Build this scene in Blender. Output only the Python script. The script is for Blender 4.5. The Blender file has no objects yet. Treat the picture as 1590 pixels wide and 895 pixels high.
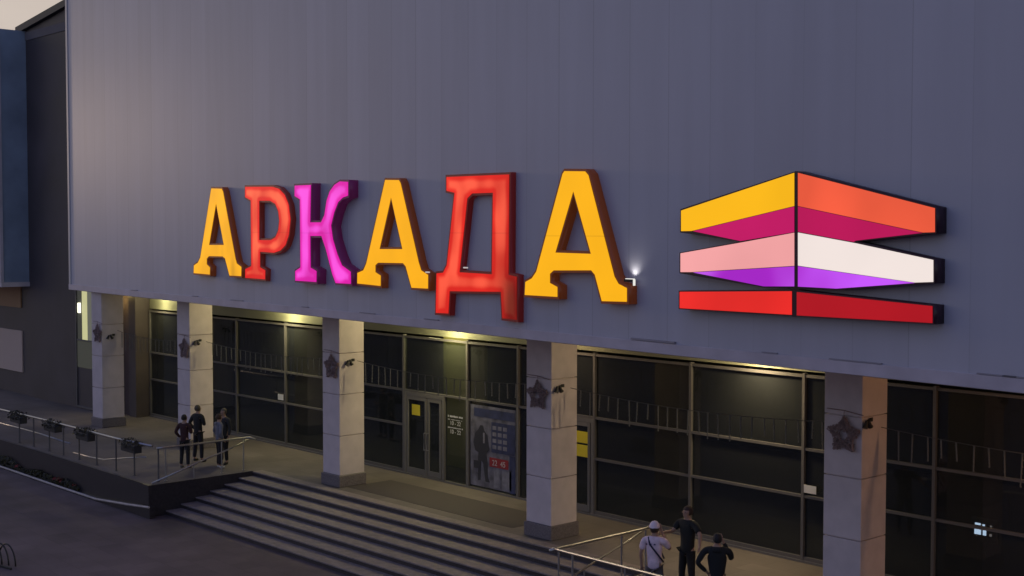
import bpy, bmesh, math, random
from mathutils import Vector, Matrix
random.seed(7)
R = math.radians
scn = bpy.context.scene
C = scn.collection

# ------------------------------------------------------------------ camera
EYE = 7.4
FPX, PITCH, YAW, ROLL = 2048.9, 0.04492, 0.83135, 0.00085
cam = bpy.data.cameras.new('camera')
cam.sensor_width = 36.0
cam.lens = 36.0 * FPX / 1590.0
cam.clip_end = 3000
co = bpy.data.objects.new('camera', cam)
C.objects.link(co)
_f = Vector((-math.sin(YAW) * math.cos(PITCH), math.cos(YAW) * math.cos(PITCH), -math.sin(PITCH)))
_r = Vector((math.cos(YAW), math.sin(YAW), 0))
_u = _r.cross(_f)
_r2 = _r * math.cos(ROLL) + _u * math.sin(ROLL)
_u2 = _u * math.cos(ROLL) - _r * math.sin(ROLL)
co.matrix_world = Matrix(((_r2.x, _u2.x, -_f.x, 0), (_r2.y, _u2.y, -_f.y, 0), (_r2.z, _u2.z, -_f.z, EYE), (0, 0, 0, 1)))
scn.camera = co

# ------------------------------------------------------------------ world, sun, exposure
w = bpy.data.worlds.new('World')
scn.world = w
w.use_nodes = True
wn = w.node_tree
wn.nodes.clear()
wo = wn.nodes.new('ShaderNodeOutputWorld')
bg = wn.nodes.new('ShaderNodeBackground')
sky = wn.nodes.new('ShaderNodeTexSky')
sky.sky_type = 'NISHITA'
sky.sun_disc = False
SUN_EL, SUN_AZ = 4.0, -89.0          # azimuth measured from +y towards +x
sky.sun_elevation = R(SUN_EL)
sky.sun_rotation = R(SUN_AZ)
sky.air_density = 1.3
sky.dust_density = 1.2
sky.ozone_density = 3.0
bg.inputs['Strength'].default_value = 0.15
# thin cloud veil over the sky
tc = wn.nodes.new('ShaderNodeTexCoord')
mp = wn.nodes.new('ShaderNodeMapping'); mp.inputs['Scale'].default_value = (1.2, 1.2, 9)
nz = wn.nodes.new('ShaderNodeTexNoise'); nz.inputs['Scale'].default_value = 2.2; nz.inputs['Detail'].default_value = 5
cr = wn.nodes.new('ShaderNodeValToRGB')
cr.color_ramp.elements[0].position = 0.42; cr.color_ramp.elements[0].color = (0, 0, 0, 1)
cr.color_ramp.elements[1].position = 0.72; cr.color_ramp.elements[1].color = (1, 1, 1, 1)
mx = wn.nodes.new('ShaderNodeMix'); mx.data_type = 'RGBA'
wn.links.new(tc.outputs['Generated'], mp.inputs['Vector'])
wn.links.new(mp.outputs[0], nz.inputs['Vector'])
wn.links.new(nz.outputs['Fac'], cr.inputs[0])
mul = wn.nodes.new('ShaderNodeMath'); mul.operation = 'MULTIPLY'; mul.inputs[1].default_value = 0.45
wn.links.new(cr.outputs[0], mul.inputs[0])
wn.links.new(mul.outputs[0], mx.inputs['Factor'])
wn.links.new(sky.outputs[0], mx.inputs[6])
hs = wn.nodes.new('ShaderNodeHueSaturation'); hs.inputs['Saturation'].default_value = 0.35; hs.inputs['Value'].default_value = 0.8
wn.links.new(sky.outputs[0], hs.inputs['Color'])
wn.links.new(hs.outputs[0], mx.inputs[7])
hs2 = wn.nodes.new('ShaderNodeHueSaturation'); hs2.inputs['Saturation'].default_value = 0.75
wn.links.new(mx.outputs[2], hs2.inputs['Color'])
tint = wn.nodes.new('ShaderNodeMix'); tint.data_type = 'RGBA'; tint.blend_type = 'MULTIPLY'; tint.inputs['Factor'].default_value = 1
tint.inputs[7].default_value = (1.11, .98, 1.58, 1)      # violet afterglow
capn = wn.nodes.new('ShaderNodeVectorMath'); capn.operation = 'MINIMUM'      # cap added to the sky colour, keeping the glow near the sun dim
mcl = wn.nodes.new('ShaderNodeMapRange'); mcl.inputs['To Min'].default_value = 1.0; mcl.inputs['To Max'].default_value = .72
wn.links.new(nz.outputs['Fac'], mcl.inputs[0])
scl = wn.nodes.new('ShaderNodeVectorMath'); scl.operation = 'SCALE'; scl.inputs[0].default_value = (2.2, 2.15, 1.18)
wn.links.new(mcl.outputs[0], scl.inputs['Scale']); wn.links.new(scl.outputs[0], capn.inputs[1])
wn.links.new(hs2.outputs[0], capn.inputs[0]); wn.links.new(capn.outputs[0], tint.inputs[6]); wn.links.new(tint.outputs[2], bg.inputs['Color'])
wn.links.new(bg.outputs[0], wo.inputs['Surface'])

sd = bpy.data.lights.new('sun', 'SUN')
sd.energy = 0.15; sd.angle = R(4); sd.color = (1.0, 0.72, 0.5)
so = bpy.data.objects.new('sun', sd); C.objects.link(so)
_sd = Vector((math.sin(R(SUN_AZ)) * math.cos(R(SUN_EL)), math.cos(R(SUN_AZ)) * math.cos(R(SUN_EL)), math.sin(R(SUN_EL))))
so.rotation_euler = _sd.to_track_quat('Z', 'Y').to_euler()

scn.view_settings.view_transform = 'Standard'
scn.view_settings.look = 'None'
scn.view_settings.gamma = 1
EXPO = 0.9
scn.view_settings.exposure = EXPO
scn.view_settings.use_curve_mapping = False
scn.cycles.max_bounces = 8
scn.cycles.transparent_max_bounces = 12
scn.cycles.sample_clamp_indirect = 3

# ------------------------------------------------------------------ helpers
def lin(r, g, b):
    f = lambda c: (c / 255) / 12.92 if c / 255 <= 0.04045 else ((c / 255 + 0.055) / 1.055) ** 2.4
    return (f(r), f(g), f(b), 1)

def ray(px, py):
    return _f * FPX + _r2 * (px - 795) - _u2 * (py - 447.5)
PHI = -0.0866
FX, FY = -25.0, 19.5813
def on_y(px, py, D):
    g = ray(px, py); t = D / g.y
    return (g.x * t, EYE + g.z * t)
def on_z(px, py, z):
    g = ray(px, py); t = (z - EYE) / g.z
    return (g.x * t, g.y * t)
def on_front(px, py, off=0.0):
    """pixel on the clad front (shifted off metres out) -> local (u, z)"""
    n = Vector((math.sin(PHI), -math.cos(PHI), 0)); d = Vector((math.cos(PHI), math.sin(PHI), 0))
    o = Vector((FX, FY, 0)) + n * off
    g = ray(px, py); c = Vector((0, 0, EYE))
    t = (o - c).dot(n) / g.dot(n)
    P = c + g * t - o
    return (P.dot(d), P.z)

def mat(name, base=(.5, .5, .5), rough=.6, metal=0, spec=.5, noise=None, bump=None, coat=0, emit=None, emit_s=0):
    m = bpy.data.materials.new(name); m.use_nodes = True
    nt = m.node_tree; b = nt.nodes['Principled BSDF']
    b.inputs['Base Color'].default_value = (*base[:3], 1)
    b.inputs['Roughness'].default_value = rough
    b.inputs['Metallic'].default_value = metal
    b.inputs['Specular IOR Level'].default_value = spec
    b.inputs['Coat Weight'].default_value = coat
    if emit:
        b.inputs['Emission Color'].default_value = (*emit[:3], 1); b.inputs['Emission Strength'].default_value = emit_s
    if noise:
        sc, amt = noise
        t = nt.nodes.new('ShaderNodeTexCoord'); n = nt.nodes.new('ShaderNodeTexNoise')
        n.inputs['Scale'].default_value = sc; n.inputs['Detail'].default_value = 6
        r = nt.nodes.new('ShaderNodeValToRGB')
        r.color_ramp.elements[0].position = .3; r.color_ramp.elements[1].position = .72
        r.color_ramp.elements[0].color = tuple(c * (1 - amt) for c in base[:3]) + (1,)
        r.color_ramp.elements[1].color = tuple(min(1, c * (1 + amt)) for c in base[:3]) + (1,)
        nt.links.new(t.outputs['Object'], n.inputs['Vector']); nt.links.new(n.outputs['Fac'], r.inputs[0])
        nt.links.new(r.outputs[0], b.inputs['Base Color'])
        rr = nt.nodes.new('ShaderNodeMapRange'); rr.inputs['To Min'].default_value = max(0, rough - .1); rr.inputs['To Max'].default_value = min(1, rough + .12)
        nt.links.new(n.outputs['Fac'], rr.inputs[0]); nt.links.new(rr.outputs[0], b.inputs['Roughness'])
    if bump:
        sc, st = bump
        t = nt.nodes.new('ShaderNodeTexCoord'); n = nt.nodes.new('ShaderNodeTexNoise')
        n.inputs['Scale'].default_value = sc; n.inputs['Detail'].default_value = 4
        bp = nt.nodes.new('ShaderNodeBump'); bp.inputs['Strength'].default_value = st; bp.inputs['Distance'].default_value = .02
        nt.links.new(t.outputs['Object'], n.inputs['Vector']); nt.links.new(n.outputs['Fac'], bp.inputs['Height']); nt.links.new(bp.outputs[0], b.inputs['Normal'])
    return m

class Nodes:
    """small maths helper for shader trees"""
    def __init__(s, nt): s.nt = nt
    def m(s, op, a, b=None, c=None):
        n = s.nt.nodes.new('ShaderNodeMath'); n.operation = op
        for i, v in enumerate((a, b, c)):
            if v is None: continue
            if isinstance(v, (int, float)): n.inputs[i].default_value = v
            else: s.nt.links.new(v, n.inputs[i])
        return n.outputs[0]

def obj(name, bm, m, parent=None, smooth=False, loc=None, rotz=None):
    me = bpy.data.meshes.new(name)
    bmesh.ops.recalc_face_normals(bm, faces=bm.faces)
    bm.to_mesh(me); bm.free()
    if smooth:
        for p in me.polygons: p.use_smooth = True
    if m: 
        for q in (m if isinstance(m, list) else [m]): me.materials.append(q)
    o = bpy.data.objects.new(name, me); C.objects.link(o)
    if parent: o.parent = parent
    if loc: o.location = loc
    if rotz is not None: o.rotation_euler = (0, 0, rotz)
    return o
def tag(o, label=None, cat=None, group=None, kind=None):
    if label: o['label'] = label
    if cat: o['category'] = cat
    if group: o['group'] = group
    if kind: o['kind'] = kind
    return o
def empty(name, loc=(0, 0, 0), rotz=0, **k):
    o = bpy.data.objects.new(name, None); C.objects.link(o); o.empty_display_size = .2
    o.location = loc; o.rotation_euler = (0, 0, rotz)
    return tag(o, **k)
def copy_tree(o, parent=None):
    c = o.copy(); C.objects.link(c)
    if parent: c.parent = parent
    for ch in list(o.children): copy_tree(ch, c)
    return c
def box(bm, x0, x1, y0, y1, z0, z1, bev=0):
    b = bmesh.new()
    v = [b.verts.new((x, y, z)) for x in (x0, x1) for y in (y0, y1) for z in (z0, z1)]
    for f in ((0, 1, 3, 2), (4, 6, 7, 5), (0, 4, 5, 1), (2, 3, 7, 6), (0, 2, 6, 4), (1, 5, 7, 3)):
        b.faces.new([v[i] for i in f])
    if bev: bmesh.ops.bevel(b, geom=b.edges[:], offset=bev, segments=1, affect='EDGES', profile=.5)
    t = bpy.data.meshes.new('t'); b.to_mesh(t); b.free(); bm.from_mesh(t); bpy.data.meshes.remove(t)
def tube(bm, pts, r, seg=8, caps=True, r2=None):
    pts = [Vector(p) for p in pts]; rings = []
    for i, p in enumerate(pts):
        if i == 0: d = pts[1] - p
        elif i == len(pts) - 1: d = p - pts[-2]
        else: d = (pts[i + 1] - p).normalized() + (p - pts[i - 1]).normalized()
        d.normalize()
        a = d.cross(Vector((0, 0, 1)) if abs(d.z) < .95 else Vector((1, 0, 0))).normalized(); b2 = d.cross(a)
        rr = r if r2 is None else r + (r2 - r) * i / (len(pts) - 1)
        rings.append([bm.verts.new(p + (a * math.cos(t) + b2 * math.sin(t)) * rr) for t in [2 * math.pi * k / seg for k in range(seg)]])
    for q, s in zip(rings, rings[1:]):
        for k in range(seg): bm.faces.new((q[k], q[(k + 1) % seg], s[(k + 1) % seg], s[k]))
    if caps: bm.faces.new(rings[0]); bm.faces.new(rings[-1][::-1])
def prism(bm, poly, z0, z1):
    lo = [bm.verts.new((x, y, z0)) for x, y in poly]; hi = [bm.verts.new((x, y, z1)) for x, y in poly]
    n = len(poly)
    bm.faces.new(lo[::-1]); bm.faces.new(hi)
    for i in range(n): bm.faces.new((lo[i], lo[(i + 1) % n], hi[(i + 1) % n], hi[i]))

# ------------------------------------------------------------------ materials
def clad_material():
    m = mat('painted_metal_cladding', (.495, .485, .56), .38, spec=.55)
    nt = m.node_tree; b = nt.nodes['Principled BSDF']; N = Nodes(nt)
    tcn = nt.nodes.new('ShaderNodeTexCoord'); sp = nt.nodes.new('ShaderNodeSeparateXYZ')
    nt.links.new(tcn.outputs['Object'], sp.inputs[0])
    u = N.m('DIVIDE', N.m('SUBTRACT', sp.outputs['X'], 14.08), 1.072)
    fr = N.m('FRACT', u); cell = N.m('FLOOR', u)
    d = N.m('MINIMUM', fr, N.m('SUBTRACT', 1.0, fr))
    wnz = nt.nodes.new('ShaderNodeTexWhiteNoise'); wnz.noise_dimensions = '1D'; nt.links.new(cell, wnz.inputs['W'])
    wj = nt.nodes.new('ShaderNodeTexWhiteNoise'); wj.noise_dimensions = '1D'; nt.links.new(N.m('FLOOR', N.m('ADD', u, .5)), wj.inputs['W'])
    joint = N.m('MULTIPLY', N.m('LESS_THAN', d, .009), N.m('ADD', .25, N.m('MULTIPLY', wj.outputs['Value'], 1.1)))
    # weathering streaks, long in z
    mpn = nt.nodes.new('ShaderNodeMapping'); mpn.inputs['Scale'].default_value = (1.6, 1, .12)
    nt.links.new(tcn.outputs['Object'], mpn.inputs[0])
    ns = nt.nodes.new('ShaderNodeTexNoise'); ns.inputs['Scale'].default_value = 1.3; ns.inputs['Detail'].default_value = 6
    nt.links.new(mpn.outputs[0], ns.inputs['Vector'])
    n2 = nt.nodes.new('ShaderNodeTexNoise'); n2.inputs['Scale'].default_value = .25; n2.inputs['Detail'].default_value = 3
    nt.links.new(tcn.outputs['Object'], n2.inputs['Vector'])
    val = N.m('ADD', .93, N.m('MULTIPLY', wnz.outputs['Value'], .075))
    val = N.m('ADD', val, N.m('MULTIPLY', N.m('SUBTRACT', ns.outputs['Fac'], .5), .20))
    val = N.m('ADD', val, N.m('MULTIPLY', N.m('SUBTRACT', n2.outputs['Fac'], .5), .14))
    val = N.m('MULTIPLY', val, N.m('SUBTRACT', 1.0, N.m('MULTIPLY', joint, .22)))
    mixn = nt.nodes.new('ShaderNodeMix'); mixn.data_type = 'RGBA'; mixn.blend_type = 'MULTIPLY'; mixn.inputs['Factor'].default_value = 1
    mixn.inputs[6].default_value = (.495, .485, .56, 1)
    cb = nt.nodes.new('ShaderNodeCombineColor')
    for i in range(3): nt.links.new(val, cb.inputs[i])
    nt.links.new(cb.outputs[0], mixn.inputs[7]); nt.links.new(mixn.outputs[2], b.inputs['Base Color'])
    hgt = n2.outputs['Fac']
    bp = nt.nodes.new('ShaderNodeBump'); bp.inputs['Strength'].default_value = .25; bp.inputs['Distance'].default_value = .02
    nt.links.new(hgt, bp.inputs['Height']); nt.links.new(bp.outputs[0], b.inputs['Normal'])
    return m
M = {}
M['clad'] = clad_material()
M['fascia'] = mat('fascia_metal', (.52, .47, .53), .45, noise=(1.5, .12))
M['trim'] = mat('edge_trim', (.5, .5, .52), .4)
M['soffit'] = mat('soffit_panel', (.42, .41, .36), .6, noise=(2, .06))
M['column'] = mat('column_stone_tile', (.62, .54, .55), .5, noise=(3, .08), bump=(30, .1))
M['plinth'] = mat('dark_granite', (.17, .148, .155), .35, noise=(25, .3))
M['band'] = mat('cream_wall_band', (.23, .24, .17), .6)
M['dark_wall'] = mat('dark_brown_cladding', (.075, .062, .066), .55, noise=(.6, .25))
M['brown_wall'] = mat('brown_plaster', (.10, .075, .07), .7, noise=(2, .15))
M['blue'] = mat('blue_metal_panel', (.24, .30, .41), .35, noise=(.7, .2), coat=.3)
M['roof'] = mat('roof_edge_dark', (.03, .028, .035), .5)
M['grey_plaster'] = mat('grey_plaster', (.17, .15, .15), .8, noise=(1, .12))
M['pink_panel'] = mat('pinkish_wall_panel', (.56, .43, .36), .7)
M['orange_panel'] = mat('ochre_wall_panel', (.34, .20, .11), .7)
M['frame'] = mat('aluminium_frame', (.135, .13, .132), .45, metal=.2)
M['door_frame'] = mat('grey_door_frame', (.17, .165, .165), .45, metal=.2)
M['steel'] = mat('stainless_steel', (.42, .42, .44), .38, metal=1)
M['post'] = mat('dull_steel_post', (.14, .135, .14), .5, metal=.6)
M['step'] = mat('granite_tread', (.22, .185, .18), .6, noise=(6, .25), bump=(40, .1))
M['riser'] = mat('dark_riser', (.045, .036, .038), .5, noise=(12, .3))  # coloured much darker than the treads
M['cheek'] = mat('black_granite_cheek', (.035, .03, .035), .35, noise=(12, .3))
M['kerb'] = mat('pale_kerb', (.42, .38, .37), .6, noise=(5, .2))
M['mat'] = mat('dark_floor_inlay', (.055, .046, .05), .75, noise=(20, .2))
M['black'] = mat('black_plastic', (.02, .02, .02), .5)
M['wire'] = mat('brown_twig', (.27, .19, .18), .9)
M['cable'] = mat('garland_cable', (.07, .07, .07), .6)
M['icicle'] = mat('garland_icicle', (.12, .12, .115), .4)
M['leaf'] = mat('box_leaf', (.055, .05, .035), .7, noise=(9, .4))
M['trough'] = mat('dark_trough', (.025, .025, .03), .5)
M['paper'] = mat('white_paper', (.7, .7, .7), .7)
M['yellow'] = mat('yellow_sticker', (.75, .62, .03), .6)

def paving(name, base, tile, amt=.3):
    m = mat(name, base, .7)
    nt = m.node_tree; b = nt.nodes['Principled BSDF']
    t = nt.nodes.new('ShaderNodeTexCoord')
    mpn = nt.nodes.new('ShaderNodeMapping'); mpn.inputs['Rotation'].default_value = (0, 0, R(2))
    nt.links.new(t.outputs['Object'], mpn.inputs[0])
    br = nt.nodes.new('ShaderNodeTexBrick'); br.inputs['Scale'].default_value = 1 / tile
    br.inputs['Mortar Size'].default_value = .008; br.offset = 0.5
    br.inputs['Brick Width'].default_value = 1; br.inputs['Row Height'].default_value = 1
    br.inputs['Color1'].default_value = (*[c * .88 for c in base], 1); br.inputs['Color2'].default_value = (*[c * 1.1 for c in base], 1)
    br.inputs['Mortar'].default_value = (*[c * .6 for c in base], 1)
    nt.links.new(mpn.outputs[0], br.inputs['Vector'])
    n = nt.nodes.new('ShaderNodeTexNoise'); n.inputs['Scale'].default_value = .35; n.inputs['Detail'].default_value = 7
    nt.links.new(t.outputs['Object'], n.inputs['Vector'])
    r = nt.nodes.new('ShaderNodeMapRange'); r.inputs['To Min'].default_value = 1 - amt; r.inputs['To Max'].default_value = 1 + amt
    r.inputs['From Min'].default_value = .3; r.inputs['From Max'].default_value = .7
    nt.links.new(n.outputs['Fac'], r.inputs[0])
    mu = nt.nodes.new('ShaderNodeMix'); mu.data_type = 'RGBA'; mu.blend_type = 'MULTIPLY'; mu.inputs['Factor'].default_value = 1
    cb = nt.nodes.new('ShaderNodeCombineColor')
    for i in range(3): nt.links.new(r.outputs[0], cb.inputs[i])
    nt.links.new(br.outputs['Color'], mu.inputs[6]); nt.links.new(cb.outputs[0], mu.inputs[7])
    nt.links.new(mu.outputs[2], b.inputs['Base Color'])
    bp = nt.nodes.new('ShaderNodeBump'); bp.inputs['Strength'].default_value = .2; bp.inputs['Distance'].default_value = .01
    nt.links.new(br.outputs['Fac'], bp.inputs['Height']); bp.invert = True
    nt.links.new(bp.outputs[0], b.inputs['Normal'])
    return m
M['plaza'] = paving('plaza_paving', (.105, .080, .085), .6, .42)
M['terrace'] = paving('terrace_paving', (.135, .118, .112), .6)

def glass_material():
    m = bpy.data.materials.new('dark_window_glass'); m.use_nodes = True
    nt = m.node_tree; nt.nodes.clear()
    o = nt.nodes.new('ShaderNodeOutputMaterial'); tr = nt.nodes.new('ShaderNodeBsdfTransparent'); tr.inputs[0].default_value = (.60, .64, .63, 1)
    gl = nt.nodes.new('ShaderNodeBsdfGlossy'); gl.inputs['Roughness'].default_value = .03
    fr = nt.nodes.new('ShaderNodeFresnel'); ge = nt.nodes.new('ShaderNodeNewGeometry'); mi = nt.nodes.new('ShaderNodeMapRange')
    mi.inputs['To Min'].default_value = 1.5; mi.inputs['To Max'].default_value = 1 / 1.5
    nt.links.new(ge.outputs['Backfacing'], mi.inputs[0]); nt.links.new(mi.outputs[0], fr.inputs[0])
    mxs = nt.nodes.new('ShaderNodeMixShader')
    nt.links.new(fr.outputs[0], mxs.inputs[0]); nt.links.new(tr.outputs[0], mxs.inputs[1]); nt.links.new(gl.outputs[0], mxs.inputs[2])
    df = nt.nodes.new('ShaderNodeBsdfDiffuse'); df.inputs[0].default_value = (.115, .125, .135, 1)
    m2 = nt.nodes.new('ShaderNodeMixShader'); m2.inputs[0].default_value = .15
    nt.links.new(mxs.outputs[0], m2.inputs[1]); nt.links.new(df.outputs[0], m2.inputs[2])
    nt.links.new(m2.outputs[0], o.inputs[0])
    return m
M['glass'] = glass_material()
M['interior'] = mat('dim_interior', (.045, .045, .04), .8)
M['int_col'] = mat('interior_pillar_paint', (.35, .32, .12), .7)

def lit(name, rgb, s=1.0, streak=.12, dark=None, sc=1.4, seam=None, deep=None, glow=False):
    """translucent acrylic lit from behind by uneven LEDs; dark=(x,z,radius): a failed LED strip"""
    m = bpy.data.materials.new(name); m.use_nodes = True
    nt = m.node_tree; b = nt.nodes['Principled BSDF']; N = Nodes(nt)
    c = lin(*rgb); s = s / 2 ** EXPO
    b.inputs['Base Color'].default_value = (c[0] * .06, c[1] * .06, c[2] * .06, 1); b.inputs['Roughness'].default_value = .4; b.inputs['Specular IOR Level'].default_value = .2
    b.inputs['Emission Color'].default_value = c
    t = nt.nodes.new('ShaderNodeTexCoord'); mpn = nt.nodes.new('ShaderNodeMapping'); mpn.inputs['Scale'].default_value = (1.2, 1, .8)
    nt.links.new(t.outputs['Object'], mpn.inputs[0])
    n = nt.nodes.new('ShaderNodeTexNoise'); n.inputs['Scale'].default_value = sc; n.inputs['Detail'].default_value = .5
    nt.links.new(mpn.outputs[0], n.inputs['Vector'])
    mr = nt.nodes.new('ShaderNodeMapRange'); mr.inputs['From Min'].default_value = .35; mr.inputs['From Max'].default_value = .65
    mr.inputs['To Min'].default_value = s * (1 - streak); mr.inputs['To Max'].default_value = s * (1 + streak)
    nt.links.new(n.outputs['Fac'], mr.inputs[0])
    val = mr.outputs[0]
    if deep:            # thin acrylic: a purer, deeper hue where the LEDs behind are sparse, paler over them
        rp = nt.nodes.new('ShaderNodeValToRGB'); rp.color_ramp.interpolation = 'EASE'
        rp.color_ramp.elements[0].position = .36; rp.color_ramp.elements[0].color = lin(*deep)
        rp.color_ramp.elements[1].position = .66; rp.color_ramp.elements[1].color = lin(*[min(255, q + w_) for q, w_ in zip(rgb, (12, 38, 30))])
        if glow:
            at_ = nt.nodes.new('ShaderNodeAttribute'); at_.attribute_name = 'led_glow'
            fac = N.m('ADD', N.m('MULTIPLY', at_.outputs['Fac'], .26), N.m('ADD', .30, N.m('MULTIPLY', N.m('SUBTRACT', n.outputs['Fac'], .5), .45)))
        else: fac = n.outputs['Fac']
        nt.links.new(fac, rp.inputs[0]); nt.links.new(rp.outputs[0], b.inputs['Emission Color'])
    if seam is not None:
        sq = nt.nodes.new('ShaderNodeSeparateXYZ'); nt.links.new(t.outputs['Object'], sq.inputs[0])
        val = N.m('MULTIPLY', val, N.m('SUBTRACT', 1.0, N.m('MULTIPLY', N.m('LESS_THAN', N.m('ABSOLUTE', N.m('SUBTRACT', sq.outputs['Z'], seam)), .011), .16)))
    if dark:
        sp = nt.nodes.new('ShaderNodeSeparateXYZ'); nt.links.new(t.outputs['Object'], sp.inputs[0])
        for (x, z, rx, rz, k) in dark:
            dx = N.m('DIVIDE', N.m('SUBTRACT', sp.outputs['X'], x), rx); dz = N.m('DIVIDE', N.m('SUBTRACT', sp.outputs['Z'], z), rz)
            dd = N.m('ADD', N.m('MULTIPLY', dx, dx), N.m('MULTIPLY', dz, dz))
            g = N.m('DIVIDE', 1.0, N.m('ADD', 1.0, N.m('POWER', dd, 1.5)))
            val = N.m('MULTIPLY', val, N.m('SUBTRACT', 1.0, N.m('MULTIPLY', g, k)))
    nt.links.new(val, b.inputs['Emission Strength'])
    return m

# ------------------------------------------------------------------ setting: ground, terrace, steps
GZ = -0.91
bm = bmesh.new(); prism(bm, [(-1500, -1500), (1500, -1500), (1500, 1500), (-1500, 1500)], GZ - .5, GZ)
tag(obj('plaza', bm, M['plaza']), kind='structure')

XL, XR, YT, YF, NST = -34.87, -18.83, 21.1, 17.78, 7
bm = bmesh.new()
prism(bm, [(-85, YF), (XL, YF), (XL, YT), (XR, YT), (XR, YF), (12, YF), (12, 40), (-85, 40)], GZ - .2, 0)
tag(obj('terrace', bm, M['terrace']), kind='structure')
# dark stone facing of the terrace front wall and of the stair cheeks
bm = bmesh.new()
box(bm, -85, XL - .35, YF - .06, YF - .003, GZ, -.004)
box(bm, XL - .35, XL + .03, YF - .14, YF - .003, GZ, .012)
box(bm, XL + .003, XL + .03, YF, YT - .003, GZ, .012)
tag(obj('terrace_wall', bm, M['cheek']), 'dark granite wall edging the left terrace and the left side of the steps', 'wall')
bm = bmesh.new()
box(bm, XR - .03, XR - .003, YF, YT - .003, GZ, .012)
box(bm, XR - .03, XR + .35, YF - .14, YF - .003, GZ, .012)
box(bm, XR + .35, 12, YF - .06, YF - .003, GZ, -.004)
tag(obj('terrace_wall', bm, M['cheek']), 'dark granite wall edging the right terrace and the right side of the steps', 'wall')
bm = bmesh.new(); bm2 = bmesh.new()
RH = -GZ / NST; TD = (YT - 18.2) / (NST - 1)
for i in range(NST - 1):
    y0 = 18.2 + TD * i; z1 = GZ + RH * (i + 1)
    box(bm, XL + .033, XR - .033, y0 - .03, y0 + TD + .02, z1 - .035, z1, .006)
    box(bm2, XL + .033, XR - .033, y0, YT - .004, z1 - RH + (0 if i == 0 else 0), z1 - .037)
box(bm, XL + .033, XR - .033, YT - .03, YT + .30, -.031, .004, .004)
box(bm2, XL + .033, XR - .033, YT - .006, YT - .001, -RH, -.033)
st = obj('steps', bm, M['step']); tag(st, kind='structure')
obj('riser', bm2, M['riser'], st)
bm = bmesh.new(); box(bm, -30.9, -23.9, 21.8, 23.35, -.02, .006)
tag(obj('floor_inlay', bm, M['mat']), kind='structure')

# pale ledge along the foot of the terrace wall, climbing gently towards the steps
led = [(on_y(px, py, 17.55), 17.55) for px, py in ((-60, 708), (0, 730), (50, 748), (100, 764), (150, 775), (200, 783.5), (232, 788))]
bm = bmesh.new(); pr = None
for (x, z), y in led:
    z = max(z, GZ + .05)
    q = [bm.verts.new(v) for v in ((x, y, z), (x, y + .17, z), (x, y + .17, GZ - .02), (x, y, GZ - .02))]
    if pr:
        for k in range(4): bm.faces.new((pr[k], pr[(k + 1) % 4], q[(k + 1) % 4], q[k]))
    else: bm.faces.new(q[::-1])
    pr = q
bm.faces.new(pr)
kb = obj('kerb_base', bm, M['cheek'])
bm = bmesh.new()
tube(bm, [(x, y - .02, max(z, GZ + .05)) for (x, z), y in led], .036, 6)
kk = tag(obj('kerb', bm, M['kerb']), kind='structure'); kb.parent = kk

# ------------------------------------------------------------------ the shopping centre
bld = empty('shopping_centre', (FX, FY, 0), label='large shopping centre with grey metal cladding over a dark glazed ground floor and square columns', cat='building')
def bpart(name, bm, m, parent=None, **k):       # world coordinates -> child of the building
    o = obj(name, bm, m, **k); p = parent or bld
    o.parent = p
    off = Vector((FX, FY, 0))
    q = p
    o.location = Vector(o.location) - (off if p is bld else off)
    return o
# cladding: built in a frame turned by PHI
U0 = on_front(107, 300)[0]; U1 = 36.0; SZ = 5.05
bm = bmesh.new()
cu, su = math.cos(PHI), math.sin(PHI)
back = 24.62
def loc_of(x, y): return ((x - FX) * cu + (y - FY) * su, -(x - FX) * su + (y - FY) * cu)
fl = [(U0, 0), (U1, 0)]
bx = FX + U1 * cu; lx = FX + U0 * cu
poly = [(U0, 0), (U1, 0), loc_of(bx, back + 22), loc_of(lx + .0, back + 22)]
prism(bm, poly, SZ, 17.6)
cl = obj('cladding', bm, [M['clad']], bld, rotz=PHI)
# soffit liner, a little below
bm = bmesh.new()
poly = [(U0 + .03, .08), (U1 - .03, .08), loc_of(bx - .1, back - .3), loc_of(lx + .1, back - .3)]
prism(bm, poly, SZ - .03, SZ - .002)
obj('soffit', bm, M['soffit'], bld, rotz=PHI)
bm = bmesh.new()
box(bm, U0 - .09, U1, -.035, -.002, SZ - .01, SZ + .20, .006)
obj('fascia', bm, M['fascia'], bld, rotz=PHI)
bm = bmesh.new()
box(bm, U0 - .06, U0 + .13, -.03, -.002, SZ + .203, 17.6, .008); box(bm, U0 - .06, U0 - .003, -.001, .5, SZ + .003, 17.6)
obj('corner_trim', bm, M['trim'], bld, rotz=PHI)
a = on_front(982, 524); b = on_front(1050, 531)
fm = mat('flashing_metal', (.30, .28, .32), .5)
bm = bmesh.new(); box(bm, a[0], b[0], -.05, -.003, 5.262, 5.295); obj('flashing', bm, fm, bld, rotz=PHI)
for px in (205, 300, 360, 470, 560, 660, 1185, 1290, 1345, 1520, 1560):
    uu = on_front(px, 500)[0]; bm = bmesh.new(); box(bm, uu, uu + random.uniform(.3, 1.1), -.040, -.003, 5.255, 5.273)
    obj('flashing', bm, fm, bld, rotz=PHI)

GL = 24.37                                   # plane of the glazing
# wall above glazing, brown wall on the left, dark pilaster
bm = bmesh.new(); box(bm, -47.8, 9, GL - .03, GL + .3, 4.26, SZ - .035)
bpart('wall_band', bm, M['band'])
bm = bmesh.new(); box(bm, -50.2, -48.42, GL - .5, GL + .3, 0, SZ - .035); bpart('side_wall', bm, M['brown_wall'])
bm = bmesh.new(); box(bm, -48.42, -47.85, GL - .62, GL + .3, 0, SZ - .035, .01); bpart('pilaster', bm, M['dark_wall'])
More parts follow.
